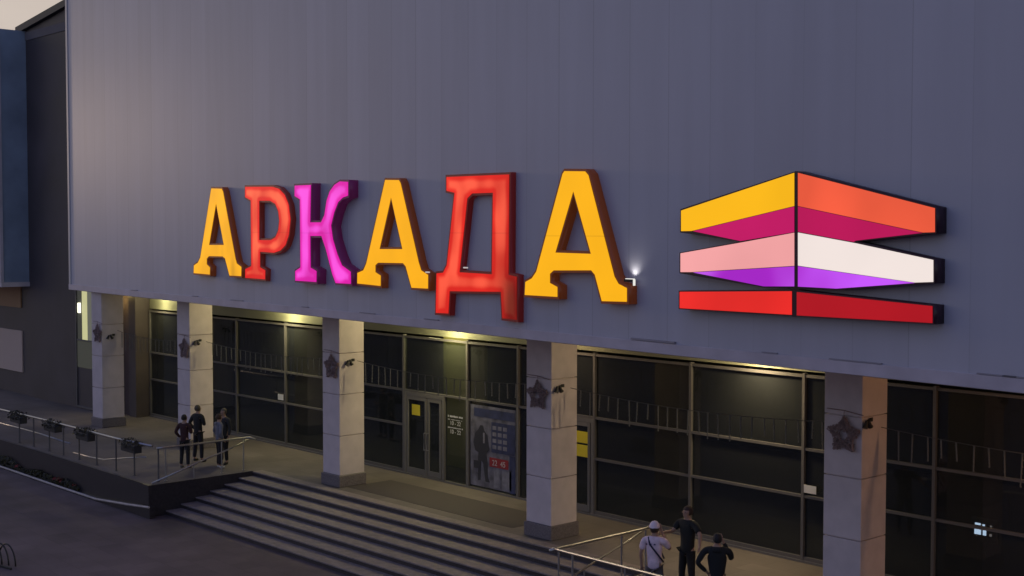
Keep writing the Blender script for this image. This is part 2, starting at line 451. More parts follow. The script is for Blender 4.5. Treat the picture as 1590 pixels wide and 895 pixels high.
# interior: floor, ceiling, back wall
bm = bmesh.new(); box(bm, -47.8, 9, 36, 36.3, 0, SZ - .04); box(bm, -48.1, -47.8, GL + .3, 36, 0, SZ - .04); box(bm, 9, 9.3, GL, 36, 0, SZ - .04)
box(bm, -47.8, 9, GL + .32, 36, .005, .02); box(bm, -47.8, 9, GL + .32, 36, SZ - .08, SZ - .045)
bpart('inner_wall', bm, M['interior'])
bm = bmesh.new()
a = on_y(688, 560, 26.0)[0]; b = on_y(727, 560, 26.0)[0]
box(bm, a, b, 26.0, 26.8, .03, SZ - .09, .02); bpart('inner_pillar', bm, M['int_col'])
il = bpy.data.lights.new('inner_lamp', 'POINT'); il.energy = 20; il.color = (1, .92, .4); il.shadow_soft_size = .2
ilo = bpy.data.objects.new('inner_lamp', il); C.objects.link(ilo); ilo.parent = bld; ilo.location = (a - FX + .6, 25.2 - FY, 4.2)

def window(x0, x1, low=True, top=4.22, name='window', yy=GL):
    fw = .035
    bm = bmesh.new()
    box(bm, x0 - fw, x0 + fw, yy - .09, yy + .03, .06, top)
    for z in [top - .06, 2.54] + ([1.485] if low else []): box(bm, x0 + fw + .001, x1 - fw - .001, yy - .075, yy + .02, z - .03, z + .03)
    if low: box(bm, x0 + fw + .001, x1 - fw - .001, yy - .075, yy + .02, .06, .14)
    f = bpart(name, bm, M['frame'])
    bm = bmesh.new()
    zs = ([.14, 1.455] if low else []); 
    cuts = [(.14, 1.455), (1.515, 2.51), (2.57, top - .09)] if low else [(2.57, top - .09)]
    for z0, z1 in cuts: box(bm, x0 + fw + .001, x1 - fw - .001, yy - .02, yy - .008, z0, z1)
    p = bpart('pane', bm, M['glass']); 
    p.parent = f; p.location = (0, 0, 0)
    return f
mull = [-47.73, -44.45, -41.2, -38.02, -34.8, -31.5]
for a, b in zip(mull, mull[1:]): window(a, b)
window(-31.5, -28.54, low=False); window(-28.54, -26.4, low=False); window(-26.4, -23.5, low=False)
mull = [-23.5, -20.31, -17.08, -13.9, -10.75, -7.6, -4.4, -1.2, 2.0, 5.2, 8.4]
for a, b in zip(mull, mull[1:]): window(a, b)
bm = bmesh.new(); box(bm, -47.8, 9, GL - .10, GL + .05, .006, .056); bpart('sill', bm, M['door_frame'])
# entrance: doors, fixed lights beside them
def door(x0, x1, yy=GL, hinge=1):
    bm = bmesh.new()
    for a, b in ((x0 + .02, x0 + .11), (x1 - .11, x1 - .02)): box(bm, a, b, yy - .085, yy - .02, .07, 2.40, .004)
    box(bm, x0 + .111, x1 - .111, yy - .085, yy - .02, 2.29, 2.40); box(bm, x0 + .111, x1 - .111, yy - .085, yy - .02, .07, .24)
    d = bpart('door', bm, M['door_frame'])
    bm = bmesh.new(); box(bm, x0 + .111, x1 - .111, yy - .055, yy - .045, .24, 2.29); p = bpart('pane', bm, M['glass']); p.parent = d; p.location = (0, 0, 0)
    bm = bmesh.new(); hx = x1 - .065 if hinge > 0 else x0 + .065
    tube(bm, [(hx, yy - .09, .85), (hx, yy - .15, .85), (hx, yy - .15, 1.35), (hx, yy - .09, 1.35)], .014, 6)
    h = bpart('handle', bm, M['steel']); h.parent = d; h.location = (0, 0, 0)
def jamb(x, wdt=.09):
    bm = bmesh.new(); box(bm, x - wdt / 2, x + wdt / 2, GL - .10, GL + .02, .06, 2.505, .005); bpart('door_jamb', bm, M['door_frame'])
def fixed(x0, x1):
    bm = bmesh.new(); box(bm, x0, x1, GL - .03, GL - .018, .07, 2.505); bpart('pane', bm, M['glass'])
jamb(-31.42, .12); door(-31.36, -30.36); door(-30.36, -29.68, hinge=-1); jamb(-29.6, .10)
fixed(-29.54, -28.58); jamb(-28.5, .1); fixed(-28.44, -26.46); jamb(-26.4, .08)
fixed(-26.35, -25.05); jamb(-25.0); door(-24.95, -24.25); door(-24.25, -23.62, hinge=-1); jamb(-23.55, .1)
for a, b in ((-31.36, -29.65), (-24.95, -23.6)):
    bm = bmesh.new(); box(bm, a, b, GL - .09, GL, 2.405, 2.505); bpart('door_head', bm, M['door_frame'])

# columns
colx = [(-47.05, -46.21), (-40.46, -39.62), (-31.82, -30.98), (-23.16, -22.3), (-14.70, -13.86), (-6.1, -5.25), (2.5, 3.35)]
for x0, x1 in colx:
    bm = bmesh.new(); zs = [.34, 1.47, 2.66, 3.84, SZ - .035]
    for i in range(4): box(bm, x0, x1, 21.6, 22.46, zs[i] + (.010 if i else 0), zs[i + 1] - (.010 if i < 3 else 0), .006)
    box(bm, x0 + .05, x1 - .05, 21.65, 22.41, .3, SZ - .04)
    s = bpart('column', bm, M['column'])
    bm = bmesh.new(); box(bm, x0 - .045, x1 + .045, 21.555, 22.505, .004, .335, .01)
    p = bpart('plinth', bm, M['plinth']); p.parent = s; p.location = (0, 0, 0)

# ------------------------------------------------------------------ the wing on the left
LW = 23.3
wing = empty('dark_wing', (-57, LW, 0), label='dark brown set-back building at the far left with a blue metal box on it', cat='building')
def wpart(name, bm, m):
    o = obj(name, bm, m, wing); o.location = (57, -LW, 0); return o
zt = lambda px, py: on_y(px, py, LW)
a = zt(34, 41); b = zt(101, 3); s_ = (b[1] - a[1]) / (b[0] - a[0])
bm = bmesh.new()
xl, xr = -57.25, -49.35
for yy0, yy1, sub in ((LW, LW + .4, .28),):
    v = []
    for (x, dy) in ((xl, 0), (xr, 0)):
        for y in (LW, LW + 14):
            v += [bm.verts.new((x, y, -.0)), bm.verts.new((x, y, a[1] + s_ * (x - a[0]) - .30))]
    for f in ((0, 1, 5, 4), (2, 6, 7, 3), (0, 2, 3, 1), (4, 5, 7, 6), (1, 3, 7, 5), (0, 4, 6, 2)): bm.faces.new([v[i] for i in f])
wpart('wall', bm, M['dark_wall'])
bm = bmesh.new(); v = []
for x in (xl - .35, xr):
    for y in (LW - .18, LW + 14.1):
        zz = a[1] + s_ * (x - a[0]); v += [bm.verts.new((x, y, zz - .28)), bm.verts.new((x, y, zz))]
for f in ((0, 1, 5, 4), (2, 6, 7, 3), (0, 2, 3, 1), (4, 5, 7, 6), (1, 3, 7, 5), (0, 4, 6, 2)): bm.faces.new([v[i] for i in f])
wpart('roof_edge', bm, M['roof'])
bm = bmesh.new(); zz = zt(100, 48)[1]
box(bm, xl + .1, xr, LW - .03, LW - .002, zz, a[1] - .32); wpart('parapet_panel', bm, M['grey_plaster'])
# glazed slot with lit stairwell beside the first column
s0, s1 = zt(119, 500)[0], zt(166, 500)[0]
bm = bmesh.new()
box(bm, s0, s0 + .07, LW - .06, LW - .002, .05, 5.0); box(bm, s1 - .07, s1, LW - .06, LW - .002, .05, 5.0); box(bm, s0 + .071, s1 - .071, LW - .05, LW - .002, .05, .12)
f = wpart('window', bm, M['frame'])
M['lit_stair'] = mat('lit_stairwell', (.3, .3, .22), .8, emit=lin(185, 182, 130), emit_s=.55, noise=(2.5, .3))
M['lit_stair2'] = mat('dim_stairwell', (.2, .2, .17), .8, emit=lin(70, 70, 58), emit_s=.8)
M['stair_dark'] = mat('stairwell_shade', (.08, .08, .07), .8, emit=lin(52, 52, 42), emit_s=.5)
for q0, q1, q2, mm in ((128, 136, 2.85, 'lit_stair'), (136.3, 150, 2.85, 'lit_stair2'), (121, 127.7, 2.85, 'stair_dark')):
    bm = bmesh.new(); box(bm, zt(q0, 500)[0], zt(q1, 500)[0], LW - .015, LW - .004, q2, 4.95); p = wpart('lit_panel', bm, M[mm]); p.parent = f; p.location = (0, 0, 0)
bm = bmesh.new(); box(bm, s0 + .071, s1 - .071, LW - .045, LW - .016, 2.80, 2.86); p = wpart('transom', bm, M['frame']); p.parent = f; p.location = (0, 0, 0)
bm = bmesh.new(); box(bm, s0 + .071, s1 - .071, LW - .015, LW - .004, 1.7, 2.79); p = wpart('dim_panel', bm, M['stair_dark']); p.parent = f; p.location = (0, 0, 0)
M['tube'] = mat('fluorescent_tube', (.8, .8, .8), .4, emit=lin(255, 250, 215), emit_s=1.6)
bm = bmesh.new(); xx = zt(125, 480)[0]; tube(bm, [(xx, LW - .05, 3.95), (xx, LW - .05, 4.35)], .07, 8); p = wpart('lamp_tube', bm, M['tube']); p.parent = f; p.location = (0, 0, 0)
# blue box
bm = bmesh.new(); box(bm, -68, -56.92, 22.10, LW + 6, 5.06, 15.95); wpart('blue_box', bm, M['blue'])
bm = bmesh.new(); box(bm, -68, -56.86, 22.05, LW - .003, 4.86, 5.055); box(bm, -56.985, -56.86, 22.03, 22.16, 5.06, 15.99); wpart('box_trim', bm, M['fascia'])
# the ground-floor wall below it
bm = bmesh.new(); box(bm, -80, xl - .003, LW + .1, LW + 6, 0, 4.86); wpart('lower_wall', bm, M['dark_wall'])
z0 = zt(28, 478)[1]; z1 = zt(28, 448)[1]
bm = bmesh.new(); box(bm, -70, zt(31, 500)[0], LW + .04, LW + .097, z0, z1 + .1); wpart('ochre_panel', bm, M['orange_panel'])
bm = bmesh.new(); box(bm, -70, zt(32, 500)[0], LW + .04, LW + .097, zt(30, 578)[1], zt(30, 514)[1]); wpart('pink_panel', bm, M['pink_panel'])

# ------------------------------------------------------------------ ceiling lights under the canopy
def ceiling_light(x, y, power, col, label):
    e = empty('ceiling_light', (x, y, SZ - .033), label=label, cat='ceiling light', group='round lights under the canopy')
    bm = bmesh.new(); bmesh.ops.create_cone(bm, cap_ends=True, segments=20, radius1=.15, radius2=.17, depth=.05, matrix=Matrix.Translation((0, 0, -.027)))
    obj('housing', bm, M['black'], e)
    bm = bmesh.new(); bmesh.ops.create_cone(bm, cap_ends=True, segments=20, radius1=.11, radius2=.12, depth=.02, matrix=Matrix.Translation((0, 0, -.064)))
    m = mat('lamp_diffuser', (.8, .8, .8), .4, emit=col, emit_s=4)
    obj('diffuser', bm, m, e)
    l = bpy.data.lights.new('lamp', 'POINT'); l.energy = power * .55; l.color = col; l.shadow_soft_size = .1
    lo = bpy.data.objects.new('lamp', l); C.objects.link(lo); lo.parent = e; lo.location = (0, 0, -.2)
    l = bpy.data.lights.new('downlight', 'SPOT'); l.energy = power * 1.25; l.color = col; l.shadow_soft_size = .1; l.spot_size = R(118); l.spot_blend = .8
    lo = bpy.data.objects.new('downlight', l); C.objects.link(lo); lo.parent = e; lo.location = (0, 0, -.1)
G1 = (1, .86, .44); G2 = (1, .70, .38)
ceiling_light(-46.5, 23.85, 52, G1, 'round ceiling light behind the leftmost column')
ceiling_light(-48.9, 23.5, 10, (1, .72, .25), 'round ceiling light above the brown side wall')
ceiling_light(-37.5, 23.8, 105, G1, 'round ceiling light right of the second column')
ceiling_light(-29.0, 23.8, 125, G1, 'round ceiling light over the entrance doors')
ceiling_light(-24.1, 23.5, 34, G2, 'round ceiling light behind the fourth column')
ceiling_light(-18.2, 23.8, 150, (1, .76, .42), 'round ceiling light left of the fifth column')
ceiling_light(-9.5, 22.6, 90, (1, .52, .22), 'added unseen warm light beyond the fifth column')  # added out of view to warm the right face of the fifth column

# ------------------------------------------------------------------ sign letters
def poly_mesh(loops, y0, y1, offset=0):
    """flat outline with holes in local x/z, extruded from y0 (front) to y1 (back)"""
    cu_ = bpy.data.curves.new('t', 'CURVE'); cu_.dimensions = '2D'; cu_.fill_mode = 'BOTH'
    for lp in loops:
        s = cu_.splines.new('POLY'); s.points.add(len(lp) - 1); s.use_cyclic_u = True
        for p, (x, z) in zip(s.points, lp): p.co = (x, z, 0, 1)
    cu_.extrude = (y1 - y0) / 2; cu_.offset = offset
    t = bpy.data.objects.new('t', cu_); C.objects.link(t)
    dg = bpy.context.evaluated_depsgraph_get(); dg.update()
    me = bpy.data.meshes.new_from_object(t.evaluated_get(dg))
    bpy.data.objects.remove(t); bpy.data.curves.remove(cu_)
    mid = (y0 + y1) / 2
    for v in me.vertices: v.co = Vector((v.co.x, mid - v.co.z, v.co.y))
    bm = bmesh.new(); bm.from_mesh(me); bpy.data.meshes.remove(me)
    bmesh.ops.remove_doubles(bm, verts=bm.verts, dist=1e-4)
    return bm
def inset(lp, d, hole=False):
    """move a closed outline inwards by d (outwards for a hole) with mitred corners"""
    n = len(lp); ar = sum(lp[i][0] * lp[(i + 1) % n][1] - lp[(i + 1) % n][0] * lp[i][1] for i in range(n))
    s = 1 if ar > 0 else -1
    if hole: s = -s
    out = []
    for i in range(n):
        p0, p1, p2 = Vector(lp[i - 1]), Vector(lp[i]), Vector(lp[(i + 1) % n])
        a = (p1 - p0).normalized(); b = (p2 - p1).normalized()
        na = Vector((-a.y, a.x)) * s; nb = Vector((-b.y, b.x)) * s
        m = na + nb
        if m.length < 1e-4: m = na
        m.normalize(); k = min(d / max(m.dot(na), .35), d * 2)
        q = p1 + m * k; out.append((q.x, q.y))
    return out
SD = .27
def px4(P): return [(280 + x / 3.975, 240 + y / 3.975) for x, y in P]
def px5(P): return [(640 + x / 3.1975, 240 + y / 3.1975) for x, y in P]
def px6(P): return [(1030 + x / 3.1957, 240 + y / 3.1957) for x, y in P]
def letter(loops_px, rgb, ret, label, streak=.12, dark=None, s=1.0, depth=SD, seam=None, deep=None):
    loops = [[on_front(x, y, depth) for x, y in lp] for lp in loops_px]
    ux = sum(p[0] for p in loops[0]) / len(loops[0]); zb = min(p[1] for p in loops[0])
    base = Vector((FX + ux * cu, FY + ux * su, zb))
    e = empty('sign_letter', base, PHI, label=label, cat='sign letter', group='lit letters of the shop sign')
    L = [[(x - ux, z - zb) for x, z in lp] for lp in loops]
    o = obj('casing', poly_mesh(L, -depth, -.004), mat('sign_return', ret, .4, emit=ret, emit_s=.11), e)
    if dark: dark = [(on_front(a_, b_, depth)[0] - ux, on_front(a_, b_, depth)[1] - zb, rx, rz, kk) for a_, b_, rx, rz, kk in dark]
    if seam: seam = on_front(*seam, depth)[1] - zb
    F = [inset(lp, .05, hole=(i > 0)) for i, lp in enumerate(L)]
    bm = poly_mesh(F, -depth - .012, -depth - .001)
    if deep:            # distance of every point of the face to its rim: where the LED rows run
        bmesh.ops.triangulate(bm, faces=bm.faces)
        for _ in range(7):
            le = [g_ for g_ in bm.edges if g_.calc_length() > .10]
            if not le: break
            bmesh.ops.subdivide_edges(bm, edges=le, cuts=1, use_grid_fill=False); bmesh.ops.triangulate(bm, faces=[f for f in bm.faces if len(f.verts) > 3])
        segs = [(Vector(lp[i]), Vector(lp[(i + 1) % len(lp)])) for lp in F for i in range(len(lp))]
        ly = bm.verts.layers.float.new('led_glow')
        for v in bm.verts:
            q = Vector((v.co.x, v.co.z)); dm = 9
            for a_, b_ in segs:
                ab = b_ - a_; t_ = max(0, min(1, (q - a_).dot(ab) / max(ab.length_squared, 1e-9))); dm = min(dm, (q - a_ - ab * t_).length)
            t_ = min(1, dm / .17); v[ly] = t_ * t_ * (3 - 2 * t_)
    obj('face', bm, lit('lit_face', rgb, s, streak * (.5 if deep else 1), dark, seam=seam, deep=deep, glow=bool(deep)), e)
    return e
A1 = [px4([(190, 200), (258, 202), (268, 225), (345, 640), (352, 665), (382, 688), (380, 762), (303, 758), (275, 650), (262, 640), (178, 638), (168, 650), (168, 672), (188, 692), (186, 752), (80, 742), (82, 678), (108, 660), (122, 630)]),
      px4([(222, 318), (264, 549), (184, 549)])]
P_ = [px4([(397, 190), (570, 189), (612, 202), (648, 240), (674, 305), (686, 400), (676, 500), (654, 568), (620, 604), (580, 618), (497, 612), (497, 688), (530, 708), (528, 782), (398, 772), (398, 700), (435, 682), (432, 292), (397, 272)]),
      px4([(492, 297), (555, 297), (585, 315), (602, 355), (608, 410), (602, 465), (586, 503), (560, 518), (492, 518)])]
K_ = [px4([(702, 182), (812, 177), (808, 408), (868, 408), (886, 370), (900, 280), (920, 220), (950, 178), (985, 155), (1042, 158), (1042, 265), (1005, 278), (978, 305), (955, 365), (937, 440), (948, 520), (975, 610), (1002, 675), (1058, 716), (1060, 812), (958, 806), (935, 745), (895, 590), (870, 515), (808, 515), (810, 690), (847, 712), (846, 800), (706, 790), (706, 712), (738, 690), (735, 286), (702, 265)])]
A4 = [px4([(1262, 145), (1352, 146), (1366, 170), (1478, 660), (1492, 705), (1537, 735), (1536, 842), (1425, 836), (1388, 700), (1375, 684), (1222, 681), (1211, 692), (1211, 718), (1244, 740), (1243, 825), (1088, 808), (1089, 722), (1128, 705), (1145, 665)]),
      px4([(1302, 287), (1363, 572), (1240, 572)])]
D_ = [px5([(166, 102), (489, 88), (486, 588), (527, 598), (527, 834), (443, 824), (436, 694), (192, 690), (186, 801), (113, 797), (117, 581), (152, 577), (168, 545), (205, 200), (166, 190)]),
      px5([(300, 205), (396, 202), (391, 584), (243, 575), (280, 225)])]
A6 = [px5([(755, 71), (862, 72), (882, 95), (1012, 600), (1030, 632), (1075, 655), (1075, 745), (938, 741), (902, 605), (888, 588), (705, 588), (692, 600), (692, 630), (729, 650), (729, 720), (553, 709), (557, 625), (592, 605), (612, 575), (742, 90)]),
      px5([(801, 205), (877, 481), (723, 476)])]
YE, OR, MG = (249, 174, 16), (241, 66, 38), (232, 40, 188)
letter(A1, YE, (.20, .045, .010), 'yellow letter А at the left end of the sign, with a dull right foot', .08, dark=[(362, 420, .14, .40, .30), (346, 395, .10, .3, .12)], depth=.19)
letter(P_, (238, 62, 38), (.16, .02, .015), 'red-orange letter Р, second in the lit sign', .16, seam=(395, 361), depth=.15, deep=(222, 26, 26))
letter(K_, MG, (.12, .012, .08), 'magenta pink letter К, third in the lit sign', .14, seam=(472, 362), deep=(222, 10, 168))
letter(A4, YE, (.20, .045, .010), 'yellow letter А between the pink К and the red Д', .03, depth=.20)
letter(D_, (238, 52, 34), (.16, .012, .012), 'red letter Д with hooked feet and a darkened right leg', .16, dark=[(798, 330, .22, 1.1, .42), (797, 475, .42, .75, .80)], seam=(710, 362), depth=.15, deep=(222, 32, 24))
letter(A6, (250, 178, 18), (.20, .045, .010), 'large yellow letter А at the right end, beside the striped emblem', .02, seam=(930, 367), depth=.22)

# emblem of stacked tilted slabs
ed = .26
def L6(P): return [on_front(x, y, ed) for x, y in px6(P)]
top_c = L6([(84, 272), (657, 83), (1355, 262), (1355, 392), (955, 433), (1347, 520), (1347, 640), (860, 672), (655, 662), (495, 660), (80, 590), (80, 488), (383, 433), (83, 387)])
bot_c = L6([(76, 676), (655, 673), (1343, 748), (1343, 843), (655, 803), (76, 768)])
ux = L6([(655, 400)])[0][0]; zb = min(p[1] for p in bot_c)
em = empty('sign_emblem', (FX + ux * cu, FY + ux * su, zb), PHI, label='lit emblem of three stacked slabs in yellow, orange, pink, white, violet and red', cat='emblem')
rel = lambda lp: [(x - ux, z - zb) for x, z in lp]
cas = mat('emblem_casing', (.035, .010, .022), .4)
obj('casing', poly_mesh([rel(top_c)], -ed, -.004), cas, em)
obj('casing', poly_mesh([rel(bot_c)], -ed, -.004), cas, em)
panels = [
    ('yellow side of top slab', (248, 182, 20), [(90, 279), (650, 92), (650, 256), (140, 380), (90, 381)], .03),
    ('orange side of top slab', (240, 92, 62), [(670, 92), (1348, 267), (1348, 386), (1290, 388), (670, 256)], .10),
    ('magenta underside, left half', (192, 22, 98), [(148, 381), (650, 259), (650, 386), (385, 430)], .04),
    ('crimson underside, right half', (184, 20, 86), [(670, 259), (1285, 390), (955, 428), (945, 434), (670, 384)], .04),
    ('salmon pink side of middle slab', (240, 162, 162), [(87, 491), (385, 438), (650, 389), (650, 553), (140, 584), (87, 584)], .05),
    ('white side of middle slab', (240, 226, 220), [(670, 388), (955, 441), (1340, 524), (1340, 633), (1250, 636), (670, 552)], .02),
    ('violet underside, left half', (186, 62, 214), [(150, 586), (650, 556), (650, 655), (500, 655)], .12),
    ('violet underside, right half', (176, 44, 208), [(670, 555), (1250, 638), (860, 666), (670, 656)], .14),
    ('red left side of bottom slab', (230, 42, 38), [(83, 682), (638, 679), (638, 796), (83, 763)], .08),
    ('deep red right side of bottom slab', (172, 20, 32), [(664, 683), (1336, 753), (1336, 837), (664, 799)], .04)]
for lab, rgb, P, stv in panels:
    o = obj('face', poly_mesh([rel(L6(P))], -ed - .012, -ed - .001), lit('lit_panel', rgb, 1.0, stv, sc=.8, deep=(172, 38, 206) if 'violet' in lab else None), em); o['label'] = lab

# little floodlight standing on the right foot of the last letter
a = on_front(976, 438, .15); P0 = Vector((FX + a[0] * cu, FY + a[0] * su, a[1])) + Vector((su, -cu, 0)) * .12
fl_ = empty('floodlight', P0, PHI, label='small white floodlight glowing on the right foot of the last yellow letter', cat='floodlight')
bm = bmesh.new(); box(bm, -.12, .12, -.05, .05, 0, .05, .008); obj('housing', bm, M['black'], fl_)
m = mat('floodlight_lens', (.25, .25, .25), .3, emit=(1, .97, .88), emit_s=.45)
bm = bmesh.new(); box(bm, -.10, .12, -.03, .03, .051, .065, .004); box(bm, .121, .132, -.03, .03, -.07, .05, .003); obj('lens', bm, m, fl_)
ld = bpy.data.lights.new('lamp', 'SPOT'); ld.energy = 2.6; ld.spot_size = R(125); ld.spot_blend = 1; ld.color = (1, .97, .88); ld.shadow_soft_size = .03
lo = bpy.data.objects.new('lamp', ld); C.objects.link(lo); lo.parent = fl_; lo.location = (.03, .02, .075); lo.rotation_euler = (R(180 - 8), 0, 0)
for (px, py, lab) in ((664, 424, 'tiny leak of light on the right foot of the middle yellow letter'), (723, 417, 'tiny lamp inside the opening of the red Д'), (532, 409, 'tiny lamp on the leg of the pink К')):
    a = on_front(px, py, .2); P0 = Vector((FX + a[0] * cu, FY + a[0] * su, a[1])) + Vector((su, -cu, 0)) * .2
    bm = bmesh.new(); box(bm, -.06, .06, -.03, .03, 0, .03, .006)
    o = obj('led_spotlight', bm, mat('led_lens', (.6, .6, .6), .3, emit=(1, .9, .8), emit_s=.22), loc=P0, rotz=PHI)
    tag(o, lab, 'spotlight')

# ------------------------------------------------------------------ railings
def rail_tube(name, pts, r, parent):
    bm = bmesh.new(); tube(bm, pts, r, 10); return obj(name, bm, M['steel'], parent, smooth=True)
rl = empty('balustrade', (-40, 18, 0), label='long steel balustrade along the edge of the left terrace', cat='railing')
def rr(pts): return [(x + 40, y - 18, z) for x, y, z in pts]
top = [(-53.0, 17.9, 1.0), (-48, 17.9, 1.0)] + [(*on_z(px, py, 1.0), 1.0) for px, py in ((0, 636), (43, 646), (68, 652), (115, 664), (180, 681), (236, 693))]
rail_tube('handrail', rr(top), .036, rl)
def yrail(x):
    for (a, b) in zip(top, top[1:]):
        if a[0] <= x <= b[0]: return a[1] + (b[1] - a[1]) * (x - a[0]) / (b[0] - a[0])
    return 18.15
for px, py in ((-60, 670), (-30, 679), (9, 690), (32, 696), (56, 703), (82, 709), (109, 716), (138, 724), (169, 733), (198, 740), (230, 751)):
    x = on_z(px, py, 0)[0]; y = yrail(x)
    bm = bmesh.new(); tube(bm, [(x, y, 0), (x, y, .98)], .026, 8); bmesh.ops.create_cone(bm, cap_ends=True, segments=12, radius1=.05, radius2=.05, depth=.012, matrix=Matrix.Translation((x, y, .008)))
    o = obj('post', bm, M['post'], rl); o.location = (40, -18, 0)
inner = [(*on_y(px, py, 18.22)[:1], 18.22, on_y(px, py, 18.22)[1]) for px, py in ((-20, 652), (23, 663), (60, 673), (109, 689))]
rail_tube('lower_handrail', rr(inner), .022, rl)
inner = [(*on_y(px, py, 18.22)[:1], 18.22, on_y(px, py, 18.22)[1]) for px, py in ((114, 703), (140, 710), (161, 714), (195, 711.5), (227, 710))]
rail_tube('lower_handrail', rr(inner), .022, rl)

def stair_rail(x, sgn, label, y1=21.25):
    e = empty('stair_railing', (x, 19.5, 0), label=label, cat='railing')
    def q(pts): return [(a - x, b - 19.5, c) for a, b, c in pts]
    rail_tube('handrail', q([(x - .02 * sgn, 18.08, 1.0), (x, 18.3, 1.0), (x, y1 - .35, 1.0), (x + .04 * sgn, y1 - .1, 1.0), (x + .20 * sgn, y1, .96)]), .030, e)
    rail_tube('stair_handrail', q([(x + .12 * sgn, 17.85, .03), (x + .12 * sgn, 18.83, .30), (x + .12 * sgn, 19.6, .53), (x + .12 * sgn, 20.4, .74), (x + .12 * sgn, 21.05, .95)]), .024, e)
    for y, h in ((18.35, 1), (20.2, 1), (20.95, 1)):
        bm = bmesh.new(); tube(bm, [(0, y - 19.5, 0.01), (0, y - 19.5, h)], .021, 8); bmesh.ops.create_cone(bm, cap_ends=True, segments=12, radius1=.05, radius2=.05, depth=.012, matrix=Matrix.Translation((0, y - 19.5, .02)))
        obj('post', bm, M['steel'], e)
    for y, h in ((19.2, .40),):
        bm = bmesh.new(); tube(bm, [(.12 * sgn, y - 19.5, 0.01), (.12 * sgn, y - 19.5, h)], .018, 8); obj('post', bm, M['steel'], e)
    return e
stair_rail(-35.15, 1, 'steel railing at the left side of the steps, beside the group of four')
stair_rail(-18.72, -1, 'steel railing at the right side of the steps, near the man in the white cap')
e = empty('balustrade', (-14, 18.22, 0), label='steel balustrade along the edge of the right terrace', cat='railing')
rail_tube('handrail', [(-4.78, 0.02, 1.0), (20, 0.02, 1.0)], .030, e)
for k in range(14):
    bm = bmesh.new(); tube(bm, [(-4.2 + 1.4 * k, 0, 0), (-4.2 + 1.4 * k, 0, .98)], .021, 8); obj('post', bm, M['steel'], e)

# flower boxes hung on the left balustrade
def flower_box(x, label, n=170, rad=.42):
    e = empty('flower_box', (x, yrail(x) - .02, .86), label=label, cat='flower box', group='flower boxes hung on the balustrade')
    bm = bmesh.new(); b2 = bmesh.new()
    v = []
    box(bm, -.44, .44, -.15, .11, -.15, .08, .02)
    tube(bm, [(-.30, .1, .0), (-.30, .03, .20), (-.30, -.04, .10)], .012, 5); tube(bm, [(.30, .1, .0), (.30, .03, .20), (.30, -.04, .10)], .012, 5)
    obj('trough', bm, M['trough'], e)
    for i in range(n):
        a = random.uniform(-.48, .48); hgt = random.uniform(0, .22) * (1 - (abs(a) / .6) ** 3); y = random.uniform(-.22, .16)
        if random.random() < .3: hgt = random.uniform(-.16, 0); y = random.choice((-.2, .17))
        c = Vector((a, y, .09 + hgt * .7)); n_ = Vector((random.uniform(-1, 1), random.uniform(-1, 1), random.uniform(-.2, 1))).normalized()
        t = n_.orthogonal().normalized(); s = n_.cross(t); L = random.uniform(.03, .07); W = L * .5
        b2.faces.new([b2.verts.new(c + t * L), b2.verts.new(c + s * W), b2.verts.new(c - t * L), b2.verts.new(c - s * W)])
    obj('plants', b2, M['leaf'], e)
for (px, py, lab) in ((31, 643, 'dark flower box hung furthest left on the balustrade'), (84, 656, 'dark flower box hung second from the left on the balustrade'),
                      (135, 669, 'dark flower box hung third from the left, below the first column'), (201, 687, 'dark flower box nearest to the steps on the balustrade')):
    flower_box(on_z(px, py, 1)[0], lab)

# bed of low plants along the terrace wall
bm = bmesh.new(); bm.faces.ensure_lookup_table()
mats = [M['leaf'], mat('red_bloom', (.22, .035, .03), .7), mat('olive_leaf', (.07, .06, .02), .7)]
for i in range(5200):
    x = random.uniform(-52, -39.6); k = (x + 52) / 12.4
    hh = .62 * (1 - .55 * k) * (.7 + .3 * math.sin(x * 1.9) * math.sin(x * .7 + 1))
    y = random.uniform(17.60, 17.71); z = GZ + random.uniform(.0, 1) ** .6 * max(.06, hh)
    c = Vector((x, y, z)); n_ = Vector((random.uniform(-1, 1), random.uniform(-1, .3), random.uniform(-.1, 1))).normalized()
    t = n_.orthogonal().normalized(); s = n_.cross(t); L = random.uniform(.04, .085); W = L * .55
    f = bm.faces.new([bm.verts.new(c + t * L), bm.verts.new(c + s * W), bm.verts.new(c - t * L), bm.verts.new(c - s * W)])
    patch = math.sin(x * 1.3 + 2) * math.sin(x * 3.1)
    f.material_index = 1 if (patch > .35 and random.random() < .6 and z > GZ + .2) else (2 if random.random() < .3 else 0)
tag(obj('flower_bed', bm, mats), 'low dark flower bed with reddish blooms along the terrace wall', 'flower bed', kind='stuff')

# ------------------------------------------------------------------ icicle garlands between the columns
def garland(x0, x1, label, y=22.2, bright=1):
    e = empty('icicle_garland', ((x0 + x1) / 2, y, 3.55), label=label, cat='garland', group='icicle garlands hung between the columns')
    xm = (x0 + x1) / 2; L = x1 - x0
    sag = lambda t: -.16 * (1 - (2 * t - 1) ** 2) + .05
    bm = bmesh.new(); tube(bm, [(x0 - xm + L * k / 24, 0, sag(k / 24)) for k in range(25)], .008, 4); obj('cable', bm, M['cable'], e)
    n = max(2, int(L / .31))
    for k in range(n):
        t = (k + 1.3) / (n + 1.6); x = x0 - xm + L * t + random.uniform(-.04, .04); ln = random.choice((.36, .48, .55, .60)) * random.uniform(.9, 1.05)
        bm = bmesh.new(); sw = random.uniform(-.03, .03)
        tube(bm, [(x, 0, sag(t)), (x + sw, 0, sag(t) - ln)], .015, 5, r2=.012)
        for j in range(5): bmesh.ops.create_icosphere(bm, subdivisions=1, radius=.019, matrix=Matrix.Translation((x + sw * j / 5, 0, sag(t) - ln * (j + 1) / 5)))
        obj('icicle', bm, M['icicle'], e)
